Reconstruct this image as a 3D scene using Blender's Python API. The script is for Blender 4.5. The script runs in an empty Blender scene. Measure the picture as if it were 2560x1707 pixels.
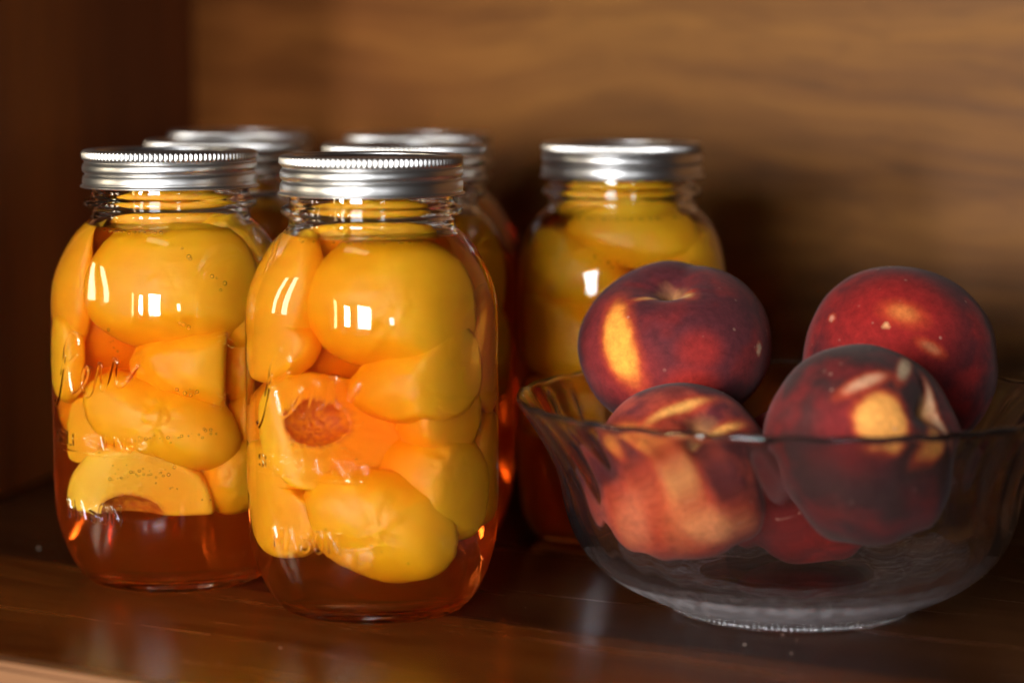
import bpy, bmesh, math, random
import numpy as np
from mathutils import Vector, Matrix, noise as mnoise

# ------------------------------------------------------------------ camera
sc = bpy.context.scene
COL = sc.collection
CAM_H = 0.2118
PITCH = math.radians(6.70)
cam_d = bpy.data.cameras.new('camera')
cam = bpy.data.objects.new('camera', cam_d)
COL.objects.link(cam)
cam.location = (0, 0, CAM_H)
cam.rotation_euler = (math.pi/2 - PITCH, 0, 0)
cam_d.sensor_width = 36; cam_d.lens = 85
cam_d.clip_start = 0.05; cam_d.clip_end = 20
cam_d.dof.use_dof = True
cam_d.dof.focus_distance = 0.935
cam_d.dof.aperture_fstop = 3.6
cam_d.dof.aperture_blades = 0
sc.camera = cam

# ------------------------------------------------------------------ light
w = bpy.data.worlds.new("World"); sc.world = w; w.use_nodes = True
bg = w.node_tree.nodes['Background']
bg.inputs[0].default_value = (1.0, 0.72, 0.50, 1); bg.inputs[1].default_value = 0.014

def window_light(name, az, el, dist, wd, ht, radiance, color):
    """a window of the room behind the camera, or the added overhead lamp; az = degrees left of the view axis, seen from the jars"""
    P = Vector((-0.05, 0.95, 0.10))
    a, e = math.radians(az), math.radians(el)
    d = Vector((-math.sin(a)*math.cos(e), -math.cos(a)*math.cos(e), math.sin(e)))
    l = bpy.data.lights.new(name, 'AREA'); l.shape = 'RECTANGLE'
    l.size = wd; l.size_y = ht; l.color = color
    l.energy = radiance * wd * ht * math.pi       # W for a Lambertian panel of that radiance
    o = bpy.data.objects.new(name, l); COL.objects.link(o)
    o.location = P + d*dist
    o.rotation_euler = (-d).to_track_quat('-Z', 'Y').to_euler()
    return o
LIGHTS = [
    window_light('window_light', 18, 7.0, 2.0, 0.56, 0.62, 44, (0.93, 0.95, 1.0)),
    window_light('small_window_light', -18, 3, 2.2, 0.20, 0.20, 28, (0.93, 0.95, 1.0)),
    window_light('bottle_light', 38, 5.0, 2.0, 0.17, 0.46, 125, (1.0, 0.95, 0.88)),
    window_light('curtain_gap_light', 49, 4.5, 2.0, 0.07, 0.50, 30, (1.0, 0.72, 0.35)),
    window_light('far_window_light', 77, 8, 2.2, 0.14, 0.52, 19, (1.0, 0.84, 0.60)),
    window_light('far_window_light', 86, 8, 2.2, 0.13, 0.52, 19, (1.0, 0.84, 0.60)),
    window_light('overhead_fill_light', 28, 73, 1.5, 0.50, 0.50, 3.5, (1.0, 0.80, 0.55)),  # unseen lamp added overhead to brighten the front strip of the shelf
]
sc.view_settings.view_transform = 'Standard'
sc.view_settings.look = 'None'
sc.view_settings.exposure = 0.0
sc.view_settings.gamma = 1.0
cy = sc.cycles
cy.max_bounces = 24; cy.transmission_bounces = 20; cy.glossy_bounces = 8
cy.diffuse_bounces = 5; cy.transparent_max_bounces = 16; cy.volume_bounces = 2
cy.caustics_refractive = True; cy.caustics_reflective = True
cy.blur_glossy = 0.3
cy.sample_clamp_indirect = 12.0
cy.use_denoising = True
cy.use_adaptive_sampling = False

# ------------------------------------------------------------------ helpers
def link(o, parent=None):
    COL.objects.link(o)
    if parent is not None:
        o.parent = parent
    return o
def tag(o, label=None, cat=None, group=None, kind=None):
    if label: o['label'] = label
    if cat: o['category'] = cat
    if group: o['group'] = group
    if kind: o['kind'] = kind
    return o
def mesh_from(name, V, F, mat, smooth=True):
    me = bpy.data.meshes.new(name)
    me.from_pydata([tuple(v) for v in V], [], F)
    if mat is not None: me.materials.append(mat)
    if smooth: me.polygons.foreach_set('use_smooth', [True]*len(me.polygons))
    me.update()
    return me
def grid_mesh(name, G, mat, closed_u=True, cap0=None, cap1=None, smooth=True):
    """G[row, col, 3]; columns close round"""
    n, m, _ = G.shape
    V = G.reshape(-1, 3)
    idx = np.arange(n*m).reshape(n, m)
    c1 = np.roll(idx, -1, axis=1) if closed_u else idx[:, 1:]
    c0 = idx if closed_u else idx[:, :-1]
    Q = np.stack([c0[:-1], c1[:-1], c1[1:], c0[1:]], -1).reshape(-1, 4)
    V = [v for v in V.tolist()]; F = Q.tolist()
    if cap0 is not None:
        V.append(cap0); k = len(V)-1
        F += [[int(idx[0, (j+1) % m]), int(idx[0, j]), k] for j in range(m)]
    if cap1 is not None:
        V.append(cap1); k = len(V)-1
        F += [[int(idx[-1, j]), int(idx[-1, (j+1) % m]), k] for j in range(m)]
    return mesh_from(name, V, F, mat, smooth)
def lathe(name, prof, mat, n=128, rfun=None):
    """prof = [(r, h)] outward-facing when it runs from the bottom up on the outside"""
    th = np.linspace(0, 2*np.pi, n, endpoint=False)
    P = np.array(prof, float)
    R = np.repeat(P[:, 0:1], n, 1); H = np.repeat(P[:, 1:2], n, 1)
    if rfun is not None: R, H = rfun(R, H, th[None, :])
    G = np.stack([R*np.cos(th), R*np.sin(th), H], -1)
    return grid_mesh(name, G, mat)
def smooth_profile(pts, step):
    """Catmull-Rom through (h or r) pairs, resampled about every `step`"""
    P = np.array(pts, float)
    P = np.vstack([2*P[0]-P[1], P, 2*P[-1]-P[-2]])
    out = []
    for i in range(1, len(P)-2):
        p0, p1, p2, p3 = P[i-1:i+3]
        k = max(1, int(np.linalg.norm(p2-p1)/step))
        for t in np.arange(k)/k:
            out.append(.5*((2*p1)+(-p0+p2)*t+(2*p0-5*p1+4*p2-p3)*t*t+(-p0+3*p1-3*p2+p3)*t**3))
    out.append(P[-2])
    return np.array(out)

# ------------------------------------------------------------------ materials
def new_mat(name):
    m = bpy.data.materials.new(name); m.use_nodes = True
    nt = m.node_tree
    for n in list(nt.nodes): nt.nodes.remove(n)
    out = nt.nodes.new('ShaderNodeOutputMaterial')
    return m, nt, out
def nd(nt, t, **kw):
    n = nt.nodes.new(t)
    for k, v in kw.items():
        if k.startswith('i_'):
            key = k[2:].replace('_', ' ')
            n.inputs[int(key) if key.isdigit() else key].default_value = v
        else: setattr(n, k, v)
    return n
def ramp(nt, stops, interp='LINEAR'):
    r = nt.nodes.new('ShaderNodeValToRGB'); cr = r.color_ramp; cr.interpolation = interp
    while len(cr.elements) < len(stops): cr.elements.new(0.5)
    for e, (p, c) in zip(cr.elements, stops):
        e.position = p; e.color = (*c, 1) if len(c) == 3 else c
    return r

def glass_mat(name, ior, rough=0.0, volume=None, bump=None):
    m, nt, out = new_mat(name)
    g = nd(nt, 'ShaderNodeBsdfGlass', i_IOR=ior, i_Roughness=rough)
    nt.links.new(g.outputs[0], out.inputs[0])
    if volume:
        ab = nd(nt, 'ShaderNodeVolumeAbsorption', i_Color=(*volume[0], 1), i_Density=volume[1])
        last = ab.outputs[0]
        if len(volume) > 2:
            vs = nd(nt, 'ShaderNodeVolumeScatter', i_Color=(*volume[2], 1), i_Density=volume[3], i_Anisotropy=0.3)
            ad = nd(nt, 'ShaderNodeAddShader'); nt.links.new(last, ad.inputs[0]); nt.links.new(vs.outputs[0], ad.inputs[1]); last = ad.outputs[0]
        nt.links.new(last, out.inputs[1])
    if bump:
        tc = nd(nt, 'ShaderNodeTexCoord')
        no = nd(nt, 'ShaderNodeTexNoise', i_Scale=bump[0], i_Detail=2.0)
        b = nd(nt, 'ShaderNodeBump', i_Strength=bump[1], i_Distance=bump[2])
        nt.links.new(tc.outputs['Object'], no.inputs['Vector'])
        nt.links.new(no.outputs[0], b.inputs['Height'])
        nt.links.new(b.outputs[0], g.inputs['Normal'])
    return m
M_GLASS = glass_mat('clear_glass', 1.5)
SYRUP = ((0.95, 0.57, 0.14), 46.0, (1.0, 0.40, 0.06), 6.5)
M_SYR_SIDE = glass_mat('syrup_against_glass', 1.35/1.5, volume=SYRUP)
M_SYR_TOP = glass_mat('syrup_surface', 1.35, volume=SYRUP)
M_BUBBLE = glass_mat('air_bubble', 1/1.35)
def filmed_glass(name, film, rough, bump=None):
    """pressed glass with a thin film of dust and wear on it"""
    m = glass_mat(name, 1.5, rough, bump=bump); nt = m.node_tree
    out = [n for n in nt.nodes if n.type == 'OUTPUT_MATERIAL'][0]; g = [n for n in nt.nodes if n.type == 'BSDF_GLASS'][0]
    df = nd(nt, 'ShaderNodeBsdfDiffuse', i_Color=(0.62, 0.58, 0.60, 1))
    tc = nd(nt, 'ShaderNodeTexCoord'); no = nd(nt, 'ShaderNodeTexNoise', i_Scale=210.0 if bump else 18.0, i_Detail=4.0)
    mr = nd(nt, 'ShaderNodeMapRange', i_1=0.35, i_2=0.65, i_3=film*0.4, i_4=film*1.6)
    mx = nd(nt, 'ShaderNodeMixShader')
    nt.links.new(tc.outputs['Object'], no.inputs['Vector']); nt.links.new(no.outputs[0], mr.inputs[0])
    nt.links.new(mr.outputs[0], mx.inputs[0]); nt.links.new(g.outputs[0], mx.inputs[1]); nt.links.new(df.outputs[0], mx.inputs[2])
    nt.links.new(mx.outputs[0], out.inputs[0])
    return m
M_BOWL = filmed_glass('bowl_glass', 0.003, 0.0)
M_STIPPLE = filmed_glass('stippled_glass', 0.19, 0.12, bump=(300, 1.0, 0.002))

def metal_mat():
    m, nt, out = new_mat('tinned_steel')
    b = nd(nt, 'ShaderNodeBsdfPrincipled', i_Metallic=1.0, i_Roughness=0.3)
    b.inputs['Base Color'].default_value = (0.52, 0.51, 0.49, 1)
    tc = nd(nt, 'ShaderNodeTexCoord')
    mp = nd(nt, 'ShaderNodeMapping'); mp.inputs['Scale'].default_value = (60, 60, 500)
    no = nd(nt, 'ShaderNodeTexNoise', i_Scale=1.0, i_Detail=3.0)
    mr = nd(nt, 'ShaderNodeMapRange', i_3=0.30, i_4=0.42)
    nt.links.new(tc.outputs['Object'], mp.inputs[0]); nt.links.new(mp.outputs[0], no.inputs['Vector'])
    nt.links.new(no.outputs[0], mr.inputs[0]); nt.links.new(mr.outputs[0], b.inputs['Roughness'])
    nt.links.new(b.outputs[0], out.inputs[0])
    return m
M_METAL = metal_mat()

def flesh_mat(name, base, dark):
    m, nt, out = new_mat(name)
    b = nd(nt, 'ShaderNodeBsdfPrincipled', i_Roughness=0.5)
    at = nd(nt, 'ShaderNodeAttribute', attribute_name='pit')
    tc = nd(nt, 'ShaderNodeTexCoord')
    mp = nd(nt, 'ShaderNodeMapping'); mp.inputs['Scale'].default_value = (1, 1, 0.35)
    no = nd(nt, 'ShaderNodeTexNoise', i_Scale=160.0, i_Detail=5.0, i_Roughness=0.6)
    no2 = nd(nt, 'ShaderNodeTexNoise', i_Scale=38.0, i_Detail=3.0)
    r = ramp(nt, [(0.30, dark), (0.62, base)])
    nt.links.new(tc.outputs['Object'], mp.inputs[0]); nt.links.new(mp.outputs[0], no.inputs['Vector'])
    nt.links.new(tc.outputs['Object'], no2.inputs['Vector'])
    nt.links.new(no2.outputs[0], r.inputs[0])
    mix = nd(nt, 'ShaderNodeMix', data_type='RGBA')
    mix.inputs[7].default_value = (0.56, 0.15, 0.03, 1)
    ad = nd(nt, 'ShaderNodeMath', operation='MULTIPLY_ADD', i_1=0.5, i_2=0.75)
    mu = nd(nt, 'ShaderNodeMath', operation='MULTIPLY', use_clamp=True)
    nt.links.new(no.outputs[0], ad.inputs[0])
    nt.links.new(at.outputs['Fac'], mu.inputs[0]); nt.links.new(ad.outputs[0], mu.inputs[1])
    nt.links.new(mu.outputs[0], mix.inputs[0]); nt.links.new(r.outputs[0], mix.inputs[6])
    nt.links.new(mix.outputs[2], b.inputs['Base Color'])
    b.inputs['Subsurface Weight'].default_value = 0.35
    b.inputs['Subsurface Radius'].default_value = (1.0, 0.6, 0.15)
    b.inputs['Subsurface Scale'].default_value = 0.004
    bp = nd(nt, 'ShaderNodeBump', i_Strength=0.35, i_Distance=0.0006)
    nt.links.new(no.outputs[0], bp.inputs['Height']); nt.links.new(bp.outputs[0], b.inputs['Normal'])
    nt.links.new(b.outputs[0], out.inputs[0])
    return m
M_FLESH = flesh_mat('canned_peach_flesh', (1.0, 0.515, 0.006), (1.0, 0.45, 0.004))
M_FLESH_O = flesh_mat('orange_peach_flesh', (1.0, 0.48, 0.008), (1.0, 0.41, 0.005))
M_FLESH_P = flesh_mat('pale_peach_flesh', (1.0, 0.62, 0.055), (0.98, 0.54, 0.03))

def wood_mat(name, c_dark, c_mid, c_light, axis='X', grain=(1.4, 30, 22), rough=(0.3, 0.45), bump=0.25, seed=0.0, tint=None, spec=0.5, warp=0.0):
    m, nt, out = new_mat(name)
    b = nd(nt, 'ShaderNodeBsdfPrincipled')
    tc0 = nd(nt, 'ShaderNodeTexCoord')
    class tc: outputs = {'Object': tc0.outputs['Object']}
    if warp:      # the grain wanders up and down along the board
        nw0 = nd(nt, 'ShaderNodeTexNoise', i_Scale=4.5, i_Detail=2.0); mw = nd(nt, 'ShaderNodeMapping'); mw.inputs['Scale'].default_value = (1, 1.6, 1.6); mw.inputs['Location'].default_value = (seed, 0, 0)
        nt.links.new(tc0.outputs['Object'], mw.inputs[0]); nt.links.new(mw.outputs[0], nw0.inputs['Vector'])
        vs = nd(nt, 'ShaderNodeVectorMath', operation='MULTIPLY'); vs.inputs[1].default_value = (0, warp*2, warp*2)
        va = nd(nt, 'ShaderNodeVectorMath', operation='ADD')
        nt.links.new(nw0.outputs['Color'], vs.inputs[0]); nt.links.new(vs.outputs[0], va.inputs[0]); nt.links.new(tc0.outputs['Object'], va.inputs[1])
        tc.outputs['Object'] = va.outputs[0]
    mp = nd(nt, 'ShaderNodeMapping')
    mp.inputs['Location'].default_value = (seed, seed*.7, seed*.3)
    s = list(grain) if axis == 'X' else [grain[1], grain[2], grain[0]]
    mp.inputs['Scale'].default_value = s
    nt.links.new(tc.outputs['Object'], mp.inputs[0])
    # large wandering figure
    mpw = nd(nt, 'ShaderNodeMapping'); mpw.inputs['Scale'].default_value = [v*0.30 for v in s]
    nt.links.new(tc.outputs['Object'], mpw.inputs[0])
    n1 = nd(nt, 'ShaderNodeTexNoise', i_Scale=1.0, i_Detail=4.0, i_Roughness=0.55, i_Distortion=0.8)
    nt.links.new(mpw.outputs[0], n1.inputs['Vector'])
    n2 = nd(nt, 'ShaderNodeTexNoise', i_Scale=1.6, i_Detail=8.0, i_Roughness=0.65, i_Distortion=0.25)
    nt.links.new(mp.outputs[0], n2.inputs['Vector'])
    # fine pores
    mpp = nd(nt, 'ShaderNodeMapping'); mpp.inputs['Scale'].default_value = [v*9 for v in s]
    nt.links.new(tc.outputs['Object'], mpp.inputs[0])
    n3 = nd(nt, 'ShaderNodeTexNoise', i_Scale=1.0, i_Detail=3.0, i_Roughness=0.6)
    nt.links.new(mpp.outputs[0], n3.inputs['Vector'])
    a1 = nd(nt, 'ShaderNodeMath', operation='MULTIPLY_ADD', i_1=0.55); a1.inputs[2].default_value = 0
    a2 = nd(nt, 'ShaderNodeMath', operation='MULTIPLY_ADD', i_1=0.45)
    nt.links.new(n1.outputs[0], a1.inputs[0]); nt.links.new(n2.outputs[0], a2.inputs[0]); nt.links.new(a1.outputs[0], a2.inputs[2])
    r = ramp(nt, [(0.36, c_dark), (0.50, c_mid), (0.66, c_light)])
    nt.links.new(a2.outputs[0], r.inputs[0])
    pr = nd(nt, 'ShaderNodeMapRange', i_1=0.30, i_2=0.48, i_3=0.72, i_4=1.0)
    nt.links.new(n3.outputs[0], pr.inputs[0])
    mx = nd(nt, 'ShaderNodeMix', data_type='RGBA', blend_type='MULTIPLY'); mx.inputs[0].default_value = 1
    nt.links.new(r.outputs[0], mx.inputs[6]); nt.links.new(pr.outputs[0], mx.inputs[7])
    last = mx.outputs[2]
    if tint:   # broad colour drift of the veneer along its length: (x0, x1, colour at x0)
        sp = nd(nt, 'ShaderNodeSeparateXYZ'); nt.links.new(tc.outputs['Object'], sp.inputs[0])
        nw = nd(nt, 'ShaderNodeMath', operation='MULTIPLY_ADD', i_1=tint[3]); nt.links.new(n1.outputs[0], nw.inputs[0]); nt.links.new(sp.outputs[0], nw.inputs[2])
        tr = nd(nt, 'ShaderNodeMapRange', interpolation_type='SMOOTHSTEP', i_1=tint[0], i_2=tint[1], i_3=1.0, i_4=0.0)
        nt.links.new(nw.outputs[0], tr.inputs[0])
        tm = nd(nt, 'ShaderNodeMix', data_type='RGBA', blend_type='MULTIPLY'); tm.inputs[7].default_value = (*tint[2], 1)
        nt.links.new(tr.outputs[0], tm.inputs[0]); nt.links.new(last, tm.inputs[6]); last = tm.outputs[2]
    nt.links.new(last, b.inputs['Base Color'])
    rr = nd(nt, 'ShaderNodeMapRange', i_3=rough[0], i_4=rough[1]); nt.links.new(n2.outputs[0], rr.inputs[0]); nt.links.new(rr.outputs[0], b.inputs['Roughness'])
    b.inputs['Specular IOR Level'].default_value = spec
    bp = nd(nt, 'ShaderNodeBump', i_Strength=bump, i_Distance=0.0004)
    nt.links.new(n3.outputs[0], bp.inputs['Height']); nt.links.new(bp.outputs[0], b.inputs['Normal'])
    nt.links.new(b.outputs[0], out.inputs[0])
    return m
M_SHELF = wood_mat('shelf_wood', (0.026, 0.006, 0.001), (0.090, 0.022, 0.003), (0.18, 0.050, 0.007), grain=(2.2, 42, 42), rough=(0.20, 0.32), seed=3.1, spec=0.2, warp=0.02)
M_SHELF_SHADED = wood_mat('shaded_shelf_wood', (0.012, 0.0035, 0.001), (0.034, 0.010, 0.003), (0.065, 0.020, 0.005), grain=(2.2, 42, 42), rough=(0.20, 0.32), seed=6.4, spec=0.2, warp=0.02)  # shelf wood darkened to carry the shade on the rear board
M_EDGE = wood_mat('shelf_edge_wood', (0.10, 0.040, 0.013), (0.18, 0.075, 0.027), (0.25, 0.115, 0.045), grain=(2.2, 60, 60), rough=(0.4, 0.5), seed=5.1)
M_BACK = wood_mat('back_panel_wood', (0.060, 0.020, 0.004), (0.136, 0.051, 0.0085), (0.225, 0.092, 0.0155), grain=(2.2, 40, 46), rough=(0.42, 0.6), seed=1.7,
                  tint=(0.12, 0.42, (1.0, 0.76, 0.70), 0.10), spec=0.15, warp=0.03)
M_SIDE = wood_mat('side_panel_wood', (0.10, 0.025, 0.003), (0.20, 0.053, 0.007), (0.30, 0.088, 0.011), axis='Z', grain=(1.6, 26, 26), rough=(0.45, 0.6), seed=8.3, spec=0.3)

# ------------------------------------------------------------------ cabinet
YAW = math.radians(-30)
U = Vector((math.cos(YAW), math.sin(YAW), 0)); N = Vector((math.sin(YAW), -math.cos(YAW), 0))   # along the back, and out of the back towards the room
CORNER = Vector((-0.200, 1.43, 0))
def slab(name, mat, origin, ang, size, bevel=0.0015, kind='structure', parent=None):
    bm = bmesh.new(); bmesh.ops.create_cube(bm, size=1)
    for v in bm.verts: v.co = Vector(((v.co.x+.5)*size[0], (v.co.y+.5)*size[1], (v.co.z+.5)*size[2]))
    if bevel: bmesh.ops.bevel(bm, geom=bm.edges[:], offset=bevel, segments=2, affect='EDGES')
    me = bpy.data.meshes.new(name); bm.to_mesh(me); bm.free(); me.materials.append(mat)
    o = link(bpy.data.objects.new(name, me), parent); o.location = origin; o.rotation_euler = (0, 0, ang)
    if kind: o['kind'] = kind
    return o
# shelf board: runs from the back panel to its front edge
DEPTH = 0.51
shelf_o = CORNER - U*0.25 + N*(DEPTH-0.012); shelf_o.z = -0.022
JOINT = 0.367        # board joint; shade behind it is put into the rear board's darker colour
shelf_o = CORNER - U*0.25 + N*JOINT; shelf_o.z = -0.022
shelf = slab('shelf', M_SHELF_SHADED, shelf_o, YAW, (1.3, JOINT+0.03, 0.022), 0.0005)
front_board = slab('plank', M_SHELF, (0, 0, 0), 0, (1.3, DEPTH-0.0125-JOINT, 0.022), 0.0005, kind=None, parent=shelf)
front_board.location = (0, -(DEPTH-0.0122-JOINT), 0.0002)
lip_o = CORNER - U*0.25 + N*DEPTH; lip_o.z = -0.026
lip = slab('shelf_edge', M_EDGE, lip_o, YAW, (1.3, 0.012, 0.0268), 0.0022)
back_o = CORNER - U*0.05; back_o.z = 0.0006
back = slab('back_wall', M_BACK, back_o, YAW, (1.1, 0.012, 0.55), 0)
SIDE_A = math.radians(-90-13)
side_o = CORNER + Vector((0, 0.012, 0.0004))
side = slab('side_wall', M_SIDE, side_o + Vector((-0.016, 0, 0)), SIDE_A, (0.34, 0.016, 0.55), 0.001)
side.location = CORNER + Vector((0.0, 0.0, 0.0004)); side.rotation_euler = (0, 0, math.radians(-103)); 
top_o = CORNER - U*0.25 + N*(DEPTH-0.02); top_o.z = 0.42
topb = slab('unseen_upper_shelf', M_SHELF, top_o, YAW, (1.3, DEPTH+0.01, 0.02), 0.001)  # out of view, added to keep overhead light off shelf and lids

# ------------------------------------------------------------------ jar glass
MM = 0.001
OUTER = [(26, 1.2), (31, 0.25), (33, 0.0), (35.5, 0.9), (38.6, 4.0), (41.8, 9.0), (44.2, 15.0), (45.9, 24.0), (46.7, 34.0), (46.95, 46.0), (46.95, 70.0),
         (46.95, 98.0), (46.9, 112.0), (46.3, 120.0), (44.9, 127.0), (42.9, 133.0), (40.2, 138.5), (37.0, 142.8), (34.0, 145.6), (32.3, 147.4), (31.8, 149.2),
         (32.0, 150.8), (33.4, 151.6), (34.6, 152.5), (34.9, 153.7), (34.5, 154.9), (33.2, 155.7), (31.9, 156.4), (31.5, 158.0), (31.5, 173.0)]
INNER = [(29.6, 173.0), (29.2, 171.5), (29.0, 160.0), (29.0, 150.5), (29.6, 147.5), (31.4, 144.6), (34.2, 141.6), (37.4, 137.2), (40.0, 131.8), (42.0, 126.0),
         (43.4, 119.5), (44.0, 112.0), (44.05, 98.0), (44.05, 70.0), (44.05, 46.0), (43.8, 34.0), (43.0, 24.0), (41.3, 15.5), (38.6, 10.5), (34.5, 7.2), (28.0, 5.6), (15.0, 6.4), (0.6, 6.8)]
LEVEL = 143.6        # height of the syrup, mm
def squareness(h):
    a = np.clip((h-8)/22, 0, 1)*np.clip((141-h)/22, 0, 1)
    return 0.0415*a*a*(3-2*a)

# raised lettering as strokes in mm: u along the surface, v the height
def arc(cx, cyy, rx, ry, a0, a1, n=10):
    return [(cx+rx*math.cos(math.radians(a0+(a1-a0)*i/n)), cyy+ry*math.sin(math.radians(a0+(a1-a0)*i/n))) for i in range(n+1)]
LET = {
 'M': [[(0, 0), (0.05, 1), (.5, .25), (.95, 1), (1, 0)]],
 'A': [[(0, 0), (.5, 1), (1, 0)], [(.2, .35), (.8, .35)]],
 'S': [arc(.5, .75, .45, .25, 20, 270, 12)+arc(.5, .25, .45, .25, 90, -160, 12)],
 'O': [arc(.5, .5, .47, .5, 0, 360, 20)],
 'N': [[(0, 0), (0, 1), (1, 0), (1, 1)]],
 'E': [[(.9, 0), (0, 0), (0, 1), (.9, 1)], [(0, .52), (.75, .52)]],
 'L': [[(0, 1), (0, 0), (.85, 0)]],
 'F': [[(0, 0), (0, 1), (.9, 1)], [(0, .52), (.7, .52)]],
 'I': [[(.5, 0), (.5, 1)]],
 'G': [arc(.5, .5, .47, .5, 40, 340, 16)+[(.97, .45), (.6, .45)]],
 'R': [[(0, 0), (0, 1)]+arc(.45, .74, .42, .26, 90, -90, 8)+[(0, .48)], [(.4, .48), (.95, 0)]],
 '-': [[(.15, .45), (.85, .45)]], ' ': [],
}
def text_strokes(s, u0, v0, cw, ch, gap, r):
    out = []; u = u0
    for c in s:
        wdt = cw*(0.35 if c == 'I' else 0.55 if c in ' -' else 1)
        for st in LET[c]: out.append(([(u+x*wdt, v0+y*ch) for x, y in st], r))
        u += wdt+gap
    return out
def script_stroke(pts, r):
    pts = [(u, v if u < -6 else 84+(v-84)*(1+0.35*min(1, (u+6)/6))) for u, v in pts]
    P = smooth_profile(pts, 0.5); return (P.tolist(), r)
STROKES = text_strokes('MASON', -15.5, 29.0, 4.6, 7.6, 2.0, 0.60)
STROKES += text_strokes('SELF-SEALING', -23.5, 58.6, 2.9, 5.0, 1.25, 0.42)
STROKES += [([(-24, 56.3), (0, 56.0), (24, 56.3)], 0.45)]
STROKES += [script_stroke([(-24.5, 75), (-23.5, 73.6), (-21, 77), (-18.5, 84), (-16.5, 91), (-15.4, 94)], 0.72),
            script_stroke([(-19.2, 86), (-17.5, 91.5), (-15.6, 99), (-11, 103.5), (-7.2, 102.4), (-6.2, 99)], 0.5),
            script_stroke([(-7.4, 95), (-11, 92.6), (-16.5, 89.6), (-14, 88.6), (-12.6, 84), (-11.2, 79.4), (-8.2, 79.6), (-5.4, 82), (-2.0, 85.4), (-0.9, 88), (-2.6, 89.2), (-4.6, 86.5), (-4.4, 82), (-1.6, 80), (1.6, 82), (4.2, 87.4)], 0.72),
            script_stroke([(4.2, 87.4), (5.6, 90.2), (6.9, 89.6), (6.4, 86.8), (6.6, 83.2), (8.6, 82.8), (10.6, 85.4), (12.6, 89.4)], 0.68),
            script_stroke([(12.6, 89.4), (13.8, 91.8), (15.2, 91.0), (14.6, 88.2), (15.0, 84.8), (17.4, 84.2), (20.5, 86.2), (24, 90)], 0.68)]
STROKES += text_strokes('R', 25.2, 60.4, 1.1, 1.5, .5, 0.35) + [(arc(25.8, 61.1, 1.5, 1.5, 0, 360, 20), 0.3)]
def emboss(Uc, Vc):
    """height in mm of the raised strokes at the points (Uc, Vc)"""
    h = np.zeros(Uc.shape)
    for pts, r in STROKES:
        P = np.array(pts)
        u0, v0 = P.min(0)-2*r; u1, v1 = P.max(0)+2*r
        sel = (Uc > u0) & (Uc < u1) & (Vc > v0) & (Vc < v1)
        if not sel.any(): continue
        q = np.stack([Uc[sel], Vc[sel]], -1)
        best = np.full(len(q), 1e9)
        for a, b in zip(P[:-1], P[1:]):
            ab = b-a; L = (ab*ab).sum()+1e-9
            t = np.clip(((q-a)@ab)/L, 0, 1)
            best = np.minimum(best, np.hypot(*(q-(a+t[:, None]*ab)).T))
        s = np.clip((r*1.1-best)/0.42, 0, 1)
        h[sel] = np.maximum(h[sel], 0.62*min(1, r/0.55)*(s*s*(3-2*s))*(1-0.25*np.clip(best/r, 0, 1)**2))
    return h

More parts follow.
